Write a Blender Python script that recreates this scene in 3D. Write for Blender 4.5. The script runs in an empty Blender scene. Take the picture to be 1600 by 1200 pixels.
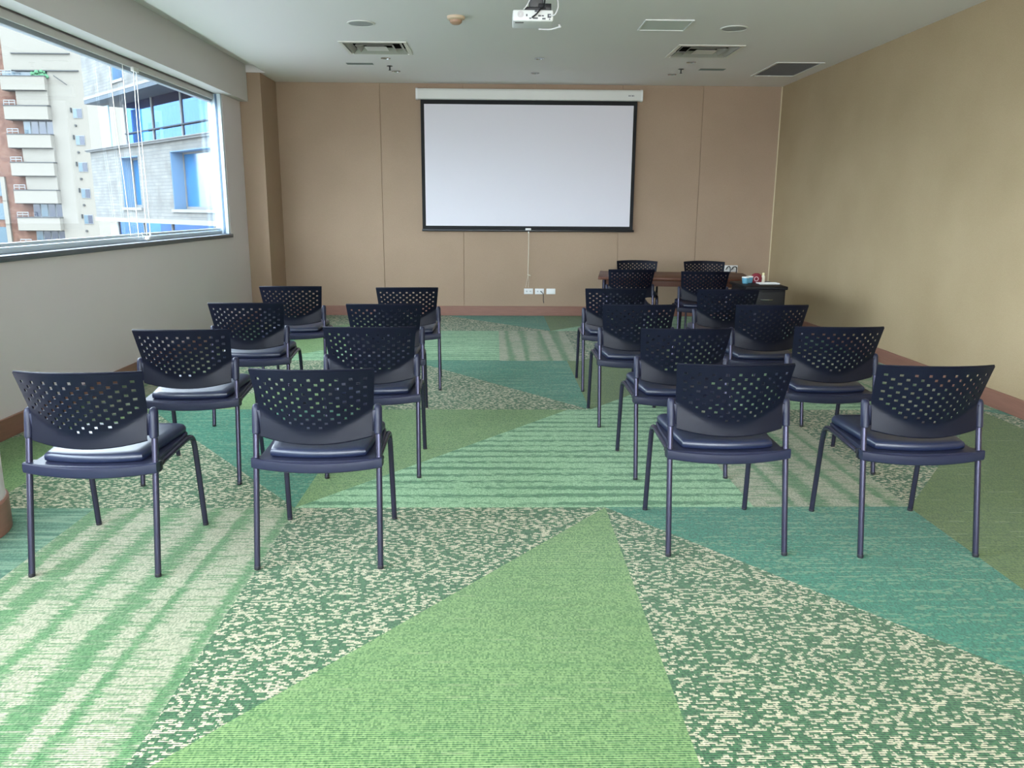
import bpy, bmesh, math, random
from mathutils import Vector, Matrix
random.seed(7)
C = bpy.context.scene.collection
PI = math.pi

# ------------------------------------------------------------------ camera, world, light, exposure
EYE = 1.5
f_px, pitch, yaw, roll = 1250.13, 0.21578, 0.02215, 0.00616
fw = Vector((math.sin(yaw)*math.cos(pitch), math.cos(yaw)*math.cos(pitch), -math.sin(pitch)))
rt = Vector((math.cos(yaw), -math.sin(yaw), 0))
up = rt.cross(fw)
r2 = rt*math.cos(roll) + up*math.sin(roll)
u2 = -rt*math.sin(roll) + up*math.cos(roll)
cd = bpy.data.cameras.new('camera'); cam = bpy.data.objects.new('camera', cd); C.objects.link(cam)
cd.sensor_width = 36; cd.lens = 36*f_px/1600; cd.clip_start = 0.05; cd.clip_end = 500
M = Matrix((r2, u2, -fw)).transposed().to_4x4(); M.translation = Vector((0, 0, EYE))
cam.matrix_world = M
bpy.context.scene.camera = cam

w = bpy.data.worlds.new('sky'); bpy.context.scene.world = w; w.use_nodes = True
bg = w.node_tree.nodes['Background']; bg.inputs[1].default_value = 6.4
_n = w.node_tree.nodes; _l = w.node_tree.links
_tc = _n.new('ShaderNodeTexCoord'); _sp = _n.new('ShaderNodeSeparateXYZ'); _l.new(_tc.outputs['Generated'], _sp.inputs[0])
_rp = _n.new('ShaderNodeValToRGB'); _mr = _n.new('ShaderNodeMapRange'); _mr.inputs[1].default_value = -1; _l.new(_sp.outputs[2], _mr.inputs[0]); _l.new(_mr.outputs[0], _rp.inputs[0])
_e = _rp.color_ramp.elements; _e[0].position = .47; _e[0].color = (.22, .24, .26, 1); _e[1].position = .53; _e[1].color = (.80, .91, 1.0, 1)
_e2 = _e.new(.80); _e2.color = (1.25, 1.36, 1.5, 1)
_l.new(_rp.outputs[0], bg.inputs[0])

def area(name, loc, direction, sx, sy, power, col, spread=180):
    l = bpy.data.lights.new(name, 'AREA'); l.shape = 'RECTANGLE'; l.size = sx; l.size_y = sy
    l.energy = power; l.color = col; l.spread = math.radians(spread)
    o = bpy.data.objects.new(name, l); C.objects.link(o); o.location = loc
    o.rotation_euler = Vector(direction).to_track_quat('-Z', 'Y').to_euler()
    return o
area('daylight_left_window', (-3.10, 0.4, 1.95), (1, 0.30, -0.35), 5.0, 1.4, 110, (0.80, 0.92, 1.0))
area('rear_window_fill', (0.4, -2.95, 1.75), (0, 1, -0.10), 6.0, 2.2, 120, (1.0, 0.96, 0.92), 140)  # added fill lamp at the unseen rear window, lifts the interior

vs = bpy.context.scene.view_settings
vs.view_transform = 'Standard'; vs.look = 'None'; vs.gamma = 1; vs.use_curve_mapping = False
vs.exposure = 0.80

# ------------------------------------------------------------------ helpers
def tag(o, label=None, cat=None, group=None, kind=None):
    if label: o['label'] = label
    if cat: o['category'] = cat
    if group: o['group'] = group
    if kind: o['kind'] = kind
    return o
def obj(name, bm, mats, parent=None, smooth=True, angle=35, recalc=True):
    me = bpy.data.meshes.new(name)
    if recalc: bmesh.ops.recalc_face_normals(bm, faces=bm.faces[:])
    bm.to_mesh(me); bm.free()
    for m in (mats if isinstance(mats, (list, tuple)) else [mats]): me.materials.append(m)
    if smooth:
        for p in me.polygons: p.use_smooth = True
        me.set_sharp_from_angle(angle=math.radians(angle))
    o = bpy.data.objects.new(name, me); C.objects.link(o)
    if parent: o.parent = parent
    return o
def empty(name, loc=(0, 0, 0), rz=0):
    o = bpy.data.objects.new(name, None); o.empty_display_size = .1; C.objects.link(o)
    o.location = loc; o.rotation_euler = (0, 0, rz); return o
def BM(): return bmesh.new()
def box(bm, x0, x1, y0, y1, z0, z1, bev=0, seg=2, mi=0):
    t = bmesh.new() if bev else bm
    v = [t.verts.new(p) for p in ((x0,y0,z0),(x1,y0,z0),(x1,y1,z0),(x0,y1,z0),(x0,y0,z1),(x1,y0,z1),(x1,y1,z1),(x0,y1,z1))]
    fs = [t.faces.new([v[i] for i in q]) for q in ((3,2,1,0),(4,5,6,7),(0,1,5,4),(1,2,6,5),(2,3,7,6),(3,0,4,7))]
    for f in fs: f.material_index = mi
    if bev:
        bmesh.ops.bevel(t, geom=t.edges[:]+t.verts[:], offset=bev, segments=seg, profile=.5, affect='EDGES')
        me = bpy.data.meshes.new('t'); t.to_mesh(me); t.free(); bm.from_mesh(me); bpy.data.meshes.remove(me)
    return fs if not bev else None
def rings(bm, rs, closed=True, caps=True, mi=0):
    vr = [[bm.verts.new(p) for p in r] for r in rs]
    n = len(vr[0])
    for a, b in zip(vr, vr[1:]):
        for i in range(n if closed else n-1):
            j = (i+1) % n
            f = bm.faces.new((a[i], a[j], b[j], b[i])); f.material_index = mi
    if caps:
        f = bm.faces.new(vr[0][::-1]); f.material_index = mi
        f = bm.faces.new(vr[-1]); f.material_index = mi
    return vr
def tube(bm, pts, r, seg=10, mi=0):
    pts = [Vector(p) for p in pts]
    rad = r if isinstance(r, (list, tuple)) else [r]*len(pts)
    rs = []; prev = None
    for i, p in enumerate(pts):
        d = (pts[min(i+1, len(pts)-1)] - pts[max(i-1, 0)]).normalized()
        if prev is None:
            a = Vector((0, 0, 1)) if abs(d.z) < .9 else Vector((1, 0, 0))
            n = d.cross(a).normalized()
        else:
            n = (prev - d*prev.dot(d)).normalized()
        prev = n; b = d.cross(n)
        rs.append([p + n*math.cos(2*PI*k/seg)*rad[i] + b*math.sin(2*PI*k/seg)*rad[i] for k in range(seg)])
    rings(bm, rs, mi=mi)
def lathe(bm, prof, c=(0, 0, 0), seg=28, mi=0):
    rings(bm, [[(c[0]+r*math.cos(2*PI*k/seg), c[1]+r*math.sin(2*PI*k/seg), c[2]+z) for k in range(seg)] for r, z in prof], mi=mi)
def smooth_path(pts, n=5):
    P = [Vector(p) for p in pts]; out = []
    for i in range(len(P)-1):
        p0, p1, p2, p3 = P[max(i-1,0)], P[i], P[i+1], P[min(i+2,len(P)-1)]
        for k in range(n):
            t = k/n
            out.append(.5*((2*p1)+(-p0+p2)*t+(2*p0-5*p1+4*p2-p3)*t*t+(-p0+3*p1-3*p2+p3)*t**3))
    out.append(P[-1]); return out

# ------------------------------------------------------------------ materials
def mat(name, col=(.5,.5,.5), rough=.5, metal=0, spec=None, bump=0, bscale=200, var=0, vscale=8, coat=0, stretch=None):
    m = bpy.data.materials.new(name); m.use_nodes = True; nt = m.node_tree; b = nt.nodes['Principled BSDF']
    b.inputs['Roughness'].default_value = rough; b.inputs['Metallic'].default_value = metal
    b.inputs['Base Color'].default_value = (*col, 1)
    if spec is not None: b.inputs['Specular IOR Level'].default_value = spec
    if coat: b.inputs['Coat Weight'].default_value = coat; b.inputs['Coat Roughness'].default_value = .15
    tc = nt.nodes.new('ShaderNodeTexCoord'); src = tc.outputs['Object']
    if stretch:
        mp = nt.nodes.new('ShaderNodeMapping'); mp.inputs['Scale'].default_value = stretch
        nt.links.new(src, mp.inputs[0]); src = mp.outputs[0]
    if var:
        n = nt.nodes.new('ShaderNodeTexNoise'); n.inputs['Scale'].default_value = vscale; n.inputs['Detail'].default_value = 4
        nt.links.new(src, n.inputs[0])
        mx = nt.nodes.new('ShaderNodeMix'); mx.data_type = 'RGBA'
        mx.inputs[6].default_value = (*[max(0, c*(1-var)) for c in col], 1); mx.inputs[7].default_value = (*[c*(1+var) for c in col], 1)
        nt.links.new(n.outputs[0], mx.inputs[0]); nt.links.new(mx.outputs[2], b.inputs['Base Color'])
    if bump:
        n = nt.nodes.new('ShaderNodeTexNoise'); n.inputs['Scale'].default_value = bscale; n.inputs['Detail'].default_value = 3
        nt.links.new(src, n.inputs[0])
        bp = nt.nodes.new('ShaderNodeBump'); bp.inputs['Strength'].default_value = bump; bp.inputs['Distance'].default_value = .002
        nt.links.new(n.outputs[0], bp.inputs['Height']); nt.links.new(bp.outputs[0], b.inputs['Normal'])
    return m

class G:
    """tiny node-graph helper"""
    def __init__(s, name):
        s.m = bpy.data.materials.new(name); s.m.use_nodes = True; s.nt = s.m.node_tree; s.b = s.nt.nodes['Principled BSDF']
        tc = s.nt.nodes.new('ShaderNodeTexCoord'); s.P = tc.outputs['Object']
        sp = s.nt.nodes.new('ShaderNodeSeparateXYZ'); s.nt.links.new(s.P, sp.inputs[0])
        s.x, s.y, s.z = sp.outputs
    def _in(s, sock, v):
        if isinstance(v, bpy.types.NodeSocket): s.nt.links.new(v, sock)
        elif isinstance(v, tuple): sock.default_value = (*v, 1) if len(v) == 3 and sock.type == 'RGBA' else v
        else: sock.default_value = v
    def math(s, op, a, b=0, c=0, clamp=False):
        n = s.nt.nodes.new('ShaderNodeMath'); n.operation = op; n.use_clamp = clamp
        s._in(n.inputs[0], a); s._in(n.inputs[1], b); s._in(n.inputs[2], c); return n.outputs[0]
    def vec(s, x, y, z=0):
        n = s.nt.nodes.new('ShaderNodeCombineXYZ'); s._in(n.inputs[0], x); s._in(n.inputs[1], y); s._in(n.inputs[2], z); return n.outputs[0]
    def noise(s, v, scale=1, detail=2):
        n = s.nt.nodes.new('ShaderNodeTexNoise'); s.nt.links.new(v, n.inputs[0]); n.inputs['Scale'].default_value = scale
        n.inputs['Detail'].default_value = detail; return n.outputs[0]
    def white(s, v):
        n = s.nt.nodes.new('ShaderNodeTexWhiteNoise'); n.noise_dimensions = '3D'; s.nt.links.new(v, n.inputs[0]); return n.outputs[0]
    def ramp(s, v, lo, hi):
        n = s.nt.nodes.new('ShaderNodeMapRange'); n.clamp = True; s._in(n.inputs[0], v); s._in(n.inputs[1], lo); s._in(n.inputs[2], hi); return n.outputs[0]
    def mix(s, f, a, b):
        n = s.nt.nodes.new('ShaderNodeMix'); n.data_type = 'RGBA'; s._in(n.inputs[0], f); s._in(n.inputs[6], a); s._in(n.inputs[7], b); return n.outputs[2]

def carpet(name, kind):
    g = G(name); x, y = g.x, g.y
    RH = .0095
    row = g.math('FLOOR', g.math('DIVIDE', y, RH))
    par = g.math('MULTIPLY', g.math('MODULO', row, 2), .5)
    colm = g.math('FLOOR', g.math('ADD', g.math('DIVIDE', x, .0165), par))
    cell = g.white(g.vec(colm, row, 1.0))
    cell2 = g.white(g.vec(g.math('FLOOR', g.math('DIVIDE', x, .006)), row, 3.0))
    long_ = g.white(g.vec(g.math('FLOOR', g.math('ADD', g.math('DIVIDE', x, .075), g.math('MULTIPLY', cell, 0.0))), row, 9.0))
    rib = g.math('ADD', g.math('MULTIPLY', g.math('SINE', g.math('MULTIPLY', y, 2*PI/RH)), .5), .5)
    yarn = g.noise(g.vec(g.math('MULTIPLY', x, 110), g.math('MULTIPLY', y, 190)), 1, 2)
    streak = g.noise(g.vec(g.math('MULTIPLY', x, 2.6), g.math('MULTIPLY', y, 34)), 1, 3)
    soft = g.noise(g.P, 2.2, 2)
    tone = g.math('ADD', g.math('ADD', g.math('MULTIPLY', rib, .55), g.math('MULTIPLY', yarn, .70)), g.math('MULTIPLY', cell2, .45))
    tone = g.ramp(tone, .48, 1.22)
    cream = g.mix(tone, (.14, .21, .13), (.56, .57, .45))
    if kind in ('light', 'warm_lit_green'):
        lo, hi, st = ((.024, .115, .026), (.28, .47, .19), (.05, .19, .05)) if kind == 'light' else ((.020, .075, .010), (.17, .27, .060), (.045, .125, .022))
        col = g.mix(tone, lo, hi)
        col = g.mix(g.math('MULTIPLY', g.ramp(streak, .50, .72), .35), col, st)
        col = g.mix(g.math('MULTIPLY', g.math('GREATER_THAN', long_, .985), .3), col, (.36, .46, .26))
    elif kind == 'teal':
        col = g.mix(tone, (.004, .080, .050), (.035, .31, .21))
        m = g.math('MULTIPLY', g.math('GREATER_THAN', g.math('ADD', g.math('MULTIPLY', cell, .30), g.math('MULTIPLY', streak, 1.0)), .745), .70)
        col = g.mix(m, col, g.mix(rib, (.08, .26, .16), (.26, .42, .28)))
    elif kind == 'lattice':
        col = g.mix(tone, (.006, .050, .020), (.070, .21, .090))
        cl = g.noise(g.vec(g.math('MULTIPLY', x, 13), g.math('MULTIPLY', y, 13)), 1, 2)
        vv = g.noise(g.vec(g.math('MULTIPLY', x, 52), g.math('MULTIPLY', y, 12)), 1, 0)
        hh = g.noise(g.vec(g.math('MULTIPLY', x, 12), g.math('MULTIPLY', y, 70)), 1, 0)
        sc = g.math('ADD', g.math('ADD', g.math('MULTIPLY', cell, 1.05), g.math('MULTIPLY', g.math('MAXIMUM', vv, hh), .75)), g.math('MULTIPLY', cl, .35))
        m = g.math('GREATER_THAN', sc, 1.275)
        edge = g.ramp(g.math('ADD', rib, g.math('MULTIPLY', cell2, .5)), .25, .6)
        col = g.mix(g.math('MULTIPLY', m, edge), col, g.mix(yarn, (.44, .46, .32), (.82, .78, .62)))
    elif kind == 'stripe':
        base = g.mix(tone, (.08, .27, .12), (.46, .76, .50))
        wv = g.noise(g.vec(g.math('MULTIPLY', x, 1.1), g.math('MULTIPLY', y, 11)), 1, 1)
        jag = g.noise(g.vec(g.math('MULTIPLY', x, 18), g.math('MULTIPLY', y, 45)), 1, 2)
        per = g.math('ADD', g.math('MULTIPLY', g.math('SINE', g.math('MULTIPLY', y, 2*PI/.115)), .14), g.math('ADD', g.math('MULTIPLY', wv, .6), g.math('MULTIPLY', jag, .65)))
        m = g.ramp(per, .62, .76)
        col = g.mix(g.math('MULTIPLY', m, .85), base, g.mix(tone, (.010, .090, .040), (.065, .28, .13)))
    elif kind == 'cream':
        per = .195
        jx = g.math('MULTIPLY', g.math('SUBTRACT', g.noise(g.vec(g.math('MULTIPLY', x, 4), g.math('MULTIPLY', y, 90)), 1, 2), .5), .13)
        wander = g.math('MULTIPLY', g.math('SUBTRACT', g.noise(g.vec(g.math('MULTIPLY', x, 5.0), g.math('MULTIPLY', y, .22)), 1, 1), .5), .24)
        ph = g.math('ADD', x, g.math('ADD', jx, wander))
        s = g.math('SINE', g.math('MULTIPLY', ph, 2*PI/per))
        m = g.ramp(g.math('ADD', s, g.math('MULTIPLY', g.math('SUBTRACT', long_, .5), .9)), -.85, -.25)
        grn = g.mix(tone, (.020, .11, .035), (.14, .33, .14))
        col = g.mix(m, grn, cream)
        dash = g.math('MULTIPLY', g.math('GREATER_THAN', g.math('ADD', g.math('MULTIPLY', long_, .45), streak), .86), .7)
        col = g.mix(dash, col, grn)
    else:
        col = g.mix(tone, (.012, .10, .065), (.13, .32, .22))
        col = g.mix(g.math('MULTIPLY', g.ramp(streak, .52, .62), .6), col, (.26, .42, .30))
        col = g.mix(g.math('MULTIPLY', g.ramp(streak, .46, .38), .7), col, (.015, .11, .075))
    col = g.mix(g.math('MULTIPLY', soft, .14), col, (.06, .14, .07))
    sc_ = g.nt.nodes.new('ShaderNodeVectorMath'); sc_.operation = 'MULTIPLY'; g.nt.links.new(col, sc_.inputs[0]); sc_.inputs[1].default_value = (.80, .73, .66)
    g.nt.links.new(sc_.outputs[0], g.b.inputs['Base Color'])
    g.b.inputs['Roughness'].default_value = .95; g.b.inputs['Specular IOR Level'].default_value = .12
    g.b.inputs['Sheen Weight'].default_value = .15
    bp = g.nt.nodes.new('ShaderNodeBump'); bp.inputs['Strength'].default_value = .5; bp.inputs['Distance'].default_value = .004
    g.nt.links.new(tone, bp.inputs['Height']); g.nt.links.new(bp.outputs[0], g.b.inputs['Normal'])
    return g.m
CK = ['lattice', 'teal', 'light', 'stripe', 'cream', 'warm_lit_green', 'tealstreak']
CM = [carpet('carpet_'+k, k) for k in CK]

def fabric(name, a, b_):
    g = G(name)
    weave = g.noise(g.vec(g.math('MULTIPLY', g.math('ADD', g.x, g.y), 260), g.math('MULTIPLY', g.math('SUBTRACT', g.x, g.y), 260), g.math('MULTIPLY', g.z, 420)), 1, 2)
    blot = g.noise(g.P, 1.3, 3)
    f = g.ramp(g.math('ADD', g.math('MULTIPLY', weave, .8), g.math('MULTIPLY', blot, .3)), .3, .8)
    g.nt.links.new(g.mix(f, a, b_), g.b.inputs['Base Color'])
    g.b.inputs['Roughness'].default_value = .9; g.b.inputs['Specular IOR Level'].default_value = .2
    bp = g.nt.nodes.new('ShaderNodeBump'); bp.inputs['Strength'].default_value = .25; bp.inputs['Distance'].default_value = .001
    g.nt.links.new(weave, bp.inputs['Height']); g.nt.links.new(bp.outputs[0], g.b.inputs['Normal'])
    return g.m
M_fab_back = fabric('brown_wall_fabric', (.31, .22, .155), (.46, .335, .245))
M_fab_right = fabric('beige_wall_fabric', (.33, .24, .135), (.51, .395, .255))
M_wall = mat('painted_wall', (.72, .645, .665), .85, bump=.05, bscale=90, var=.02, vscale=3)
M_soffit = mat('painted_soffit', (.66, .62, .62), .85)
M_ceil = mat('painted_ceiling', (.84, .80, .80), .9, bump=.04, bscale=60)
M_base = mat('brown_baseboard_laminate', (.26, .125, .09), .45, var=.2, vscale=5, stretch=(1, 1, 12))
M_trim = mat('beige_corner_trim', (.62, .54, .36), .5)
M_white = mat('white_plastic', (.80, .80, .80), .35)
M_offw = mat('off_white_metal', (.72, .72, .69), .35)
M_dark = mat('black_plastic', (.012, .012, .016), .4)
M_alu = mat('white_aluminium_frame', (.62, .72, .78), .35, metal=.1)
M_grey = mat('grey_blind_rail', (.30, .33, .38), .45)
M_sill = mat('dark_grey_sill', (.10, .12, .15), .4)
M_screen = mat('matte_screen_surface', (.76, .73, .80), .95)
M_border = mat('screen_black_border', (.008, .008, .010), .8)
M_back = mat('navy_moulded_plastic', (.004, .005, .013), .42, spec=.20, bump=.10, bscale=900)
M_rail = mat('navy_seat_shell_plastic', (.013, .015, .036), .40, spec=.32, bump=.08, bscale=900)
M_pad = mat('navy_vinyl', (.008, .013, .040), .36, spec=.7, bump=.10, bscale=500)
M_tube = mat('dark_blue_grey_steel_tube', (.045, .043, .075), .25, metal=.6)
M_rub = mat('black_rubber', (.010, .010, .016), .6)
M_wood = mat('reddish_brown_table_laminate', (.10, .034, .018), .42, var=.35, vscale=6, stretch=(1.5, 14, 14), spec=.25)
M_black = mat('black_cabinet_laminate', (.007, .007, .010), .5, spec=.2)
M_chrome = mat('polished_steel', (.6, .6, .62), .2, metal=1)
M_detect = mat('beige_detector_plastic', (.66, .50, .36), .5)
M_metalv = mat('brushed_vent_metal', (.80, .79, .74), .4, metal=.25)
M_louvre = mat('shaded_louvre_metal', (.40, .385, .34), .5, metal=.2)  # vent metal darkened, shade of the gaps put into its colour
M_vdark = mat('dark_duct', (.015, .014, .012), .8)
M_hatch = mat('grey_return_grille', (.33, .31, .29), .6)
M_panel = mat('access_panel_paint', (.66, .69, .67), .85)
M_slot = mat('slot_diffuser_grey', (.16, .19, .17), .7)
def glassy(name, tint, refl, gc=(1, 1, 1)):
    m = bpy.data.materials.new(name); m.use_nodes = True; nt = m.node_tree; nt.nodes.clear()
    o = nt.nodes.new('ShaderNodeOutputMaterial'); a = nt.nodes.new('ShaderNodeBsdfTransparent'); b = nt.nodes.new('ShaderNodeBsdfGlossy')
    a.inputs[0].default_value = (*tint, 1); b.inputs['Roughness'].default_value = .02; b.inputs[0].default_value = (*gc, 1)
    lw = nt.nodes.new('ShaderNodeLayerWeight'); lw.inputs[0].default_value = .5
    pw = nt.nodes.new('ShaderNodeMath'); pw.operation = 'POWER'; nt.links.new(lw.outputs[1], pw.inputs[0]); pw.inputs[1].default_value = 4
    fr = nt.nodes.new('ShaderNodeMath'); fr.operation = 'MULTIPLY_ADD'; nt.links.new(pw.outputs[0], fr.inputs[0]); fr.inputs[1].default_value = .5; fr.inputs[2].default_value = refl
    mx = nt.nodes.new('ShaderNodeMixShader'); nt.links.new(fr.outputs[0], mx.inputs[0]); nt.links.new(a.outputs[0], mx.inputs[1]); nt.links.new(b.outputs[0], mx.inputs[2])
    nt.links.new(mx.outputs[0], o.inputs[0]); return m
M_glass = glassy('window_glass', (.95, .985, 1.0), .02)
M_bglass = glassy('blue_balcony_glass', (.20, .42, .75), .30, (.14, .26, .48))

# ------------------------------------------------------------------ the room
XL, XR, YB, H = -3.217, 3.915, 11.43, 3.144
XREC, YEND = -2.948, 10.69
def struct(name, bm, m, parent=None, **k):
    o = obj(name, bm, m, parent, **k)
    if parent is None: o['kind'] = 'structure'
    return o

# carpet: one mesh, its printed pattern as coplanar faces with their own material
bm = BM()
def poly(pts, k):
    vs_ = [bm.verts.new((x, y, 0)) for x, y in pts]; f = bm.faces.new(vs_); f.material_index = CK.index(k)
X0, X1 = -4.2, 4.2
def clipq(xa, xb, y0, y1, ka, kb, diag):
    """a printed tile split along its diagonal; diag '/' or '\\', ka above, kb below; clipped to X0..X1"""
    f = (lambda x: y0+(y1-y0)*(x-xa)/(xb-xa)) if diag == '/' else (lambda x: y1-(y1-y0)*(x-xa)/(xb-xa))
    a, b = max(xa, X0), min(xb, X1)
    if b-a < 1e-4: return
    fa, fb = f(a), f(b)
    lo = [(a, y0), (b, y0), (b, fb), (a, fa)]; hi = [(a, fa), (b, fb), (b, y1), (a, y1)]
    for pts, k in ((lo, kb), (hi, ka)):
        q = []
        for p in pts:
            if not q or (abs(p[0]-q[-1][0])+abs(p[1]-q[-1][1])) > 1e-5: q.append(p)
        if len(q) > 1 and abs(q[0][0]-q[-1][0])+abs(q[0][1]-q[-1][1]) < 1e-5: q.pop()
        if len(q) >= 3: poly(q, k)
def rect(xa, xb, y0, y1, k):
    a, b = max(xa, X0), min(xb, X1)
    if b-a > 1e-4: poly([(a, y0), (b, y0), (b, y1), (a, y1)], k)
TW = 1.58
def carpet_row(y0, y1, xt, green='light', cw=.82, sw=.78, streak='stripe'):
    x = xt
    seq = ['T1', 'T2', 'S', 'C', 'T3']; wd = {'T1': TW, 'T2': TW, 'T3': TW, 'S': sw, 'C': cw}
    per = sum(wd.values()); x -= per*2
    i = 0
    while x < X1:
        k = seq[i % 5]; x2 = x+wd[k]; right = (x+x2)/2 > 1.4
        gr = 'warm_lit_green' if right else green  # same carpet green; the right side's yellow light tint is put into the colour
        if k == 'T1': clipq(x, x2, y0, y1, 'teal', 'lattice', '\\')
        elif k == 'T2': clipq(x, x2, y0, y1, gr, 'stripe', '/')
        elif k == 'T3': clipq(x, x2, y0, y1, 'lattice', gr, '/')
        elif k == 'S': rect(x, x2, y0, y1, streak)
        else: rect(x, x2, y0, y1, 'cream')
        x = x2; i += 1
RY = [-3.2, -2.2, -.18, 1.85, 3.88, 5.93, 7.94, 9.96, 11.6]
carpet_row(RY[0], RY[1], 1.2); carpet_row(RY[1], RY[2], -1.5); carpet_row(RY[2], RY[3], .9)
carpet_row(RY[3], RY[4], .57, cw=1.02, streak='tealstreak')
carpet_row(RY[4], RY[5], -2.60); carpet_row(RY[5], RY[6], -.85)
carpet_row(RY[6], RY[7], 2.45); carpet_row(RY[7], RY[8], -.88)
struct('floor', bm, CM, smooth=False, recalc=False)

# ceiling with openings for the two supply diffusers, the return grille and the two slots
VENTS = [(-1.245, 9.01, .345), (2.218, 9.01, .345)]
HOLES = [(vx-h+.02, vx+h-.02, vy-h+.02, vy+h-.02) for vx, vy, h in VENTS] + [(3.235, 3.715, 9.625, 10.52), (-1.74, -1.425, 9.92, 10.06), (2.45, 2.76, 10.07, 10.22)]
xs = sorted({-2.87, XR+.1} | {a for h in HOLES for a in h[:2]}); ys = sorted({-3.1, YEND-.02, YB+.1} | {a for h in HOLES for a in h[2:]})
bm = BM()
for i in range(len(xs)-1):
    for j in range(len(ys)-1):
        cx, cy = (xs[i]+xs[i+1])/2, (ys[j]+ys[j+1])/2
        if any(a < cx < b and c < cy < d for a, b, c, d in HOLES): continue
        bm.faces.new([bm.verts.new(p) for p in ((xs[i], ys[j], H), (xs[i], ys[j+1], H), (xs[i+1], ys[j+1], H), (xs[i+1], ys[j], H))])
bmesh.ops.remove_doubles(bm, verts=bm.verts[:], dist=1e-5)
r = bmesh.ops.extrude_face_region(bm, geom=bm.faces[:])
bmesh.ops.translate(bm, verts=[v for v in r['geom'] if isinstance(v, bmesh.types.BMVert)], vec=(0, 0, .09))
box(bm, -3.6, -2.87, YEND-.03, YB+.1, H, H+.09)
box(bm, -3.6, -2.80, -3.1, YEND-.03, 3.234, 3.30)         # raised slot above the soffit
struct('ceiling', bm, M_ceil, smooth=False)

WY0, WY1, WZ0, WZ1 = -2.4, 9.99, 1.175, 2.80
bm = BM()
box(bm, -3.378, XL, -3.2, YEND-.01, -.05, WZ0)
box(bm, -3.378, XL, WY1, YEND-.01, WZ0, WZ1)
box(bm, -3.378, XL, -3.2, WY0, WZ0, WZ1)
struct('wall_left', bm, M_wall, smooth=False)
bm = BM(); box(bm, -3.378, -3.34, -3.2, YEND-.01, WZ1, 3.234); box(bm, -3.285, -3.115, -3.2, YEND-.01, 2.797, 3.234)
struct('trim_1', bm, M_soffit, smooth=False)['label'] = 'white box soffit running above the long window'
bm = BM(); box(bm, -3.6, XREC, YEND, YB+.15, -.05, H)
struct('trim_2', bm, M_fab_back, smooth=False)['label'] = 'brown fabric clad pier beside the end of the left wall'
bm = BM(); g_ = .0035
seams = [XREC-.01, -1.559, -.436, 1.735, 2.838, XR+.02]
for a, b in zip(seams, seams[1:]): box(bm, a+g_, b-g_, YB, YB+.03, -.02, H, bev=.002, seg=1)
box(bm, XREC-.1, XR+.1, YB+.012, YB+.15, -.05, H)
struct('wall_back', bm, M_fab_back, smooth=False)
bm = BM(); box(bm, XR, XR+.15, -3.2, YB+.15, -.05, H)
struct('wall_right', bm, M_fab_right, smooth=False)
bm = BM(); box(bm, XR-.012, XR, YB-.012, YB, .137, H-.002); struct('trim_3', bm, M_trim)['label'] = 'thin beige bead in the far right corner'
bm = BM()
for q in ((-3.5, -2.8, 0, H), (3.4, XR, 0, H), (-2.8, 3.4, 0, .6), (-2.8, 3.4, 2.9, H)): box(bm, q[0], q[1], -3.2, -3.05, q[2], q[3])
struct('wall_rear', bm, M_wall, smooth=False)
bm = BM(); box(bm, -2.8, 3.4, -3.14, -3.13, .6, 2.9); go = struct('window_2', bm, M_glass, smooth=False)
bh = .137
def baseboard(name, a, b_, n):
    bm = BM(); x0, y0 = a; x1, y1 = b_
    xx = sorted((x0, x1)); yy = sorted((y0, y1)); t = .018
    if n == 'y': box(bm, xx[0], xx[1], y0-t, y0, 0, bh, bev=.003, seg=1)
    else: box(bm, x0 if n > 0 else x0-t, x0+t if n > 0 else x0, yy[0], yy[1], 0, bh, bev=.003, seg=1)
    struct(name, bm, M_base)
baseboard('baseboard_back', (XREC, YB), (XR-.018, YB), 'y')
baseboard('baseboard_right', (XR, -3.05), (XR, YB), -1)
baseboard('baseboard_left', (XL, -3.05), (XL, YEND-.03), 1)
baseboard('baseboard_recess', (XREC, YEND+.02), (XREC, YB-.018), 1)
baseboard('baseboard_pier', (XL, YEND), (XREC, YEND), 'y')
# round column at the left edge of the view
bm = BM(); lathe(bm, [(.345, 0), (.345, H)], (-2.635, 3.50, 0), 64)
co = struct('trim_4', bm, M_wall); co['label'] = 'round painted column standing out from the left wall'
bm = BM(); lathe(bm, [(.350, 0), (.358, .001), (.358, .150), (.350, .158), (.346, .158)], (-2.635, 3.50, 0), 64)
struct('baseboard_column', bm, M_base)

# the long window
wroot = empty('window_1', (XL, 3.8, 1.2)); wroot['kind'] = 'structure'
def wpart(name, bm, m, **k):
    o = obj(name, bm, m, None, **k); o.parent = wroot; o.matrix_parent_inverse = Matrix.Translation(-Vector(wroot.location)); return o
xf0, xf1 = -3.375, -3.315
bm = BM()
box(bm, xf0, xf1, WY0, WY1, WZ0+.005, WZ0+.045, bev=.004); box(bm, xf0, xf1, WY1-.045, WY1-.002, WZ0+.045, 2.72, bev=.004)
box(bm, xf0+.015, xf1-.012, WY0, WY1-.05, WZ0+.05, WZ0+.075, bev=.004)
for yy in (-1.0, 1.6): box(bm, xf0, xf1, yy-.03, yy+.03, WZ0+.045, 2.72, bev=.004)
wpart('window_frame', bm, M_alu)
bm = BM(); box(bm, -3.314, XL-.004, WY1-.050, WY1-.001, WZ0+.006, 2.795, bev=.004); wpart('jamb_liner', bm, M_alu)
bm = BM(); box(bm, -3.285, -3.262, WY1-.056, WY1-.049, WZ0+.01, 2.79); wpart('jamb_groove', bm, mat('blue_grey_gasket', (.10, .17, .26), .5), smooth=False)
bm = BM(); box(bm, xf0-.01, -3.325, WY0, WY1-.002, 2.700, 2.80, bev=.004); wpart('head_frame', bm, M_grey)
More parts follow.
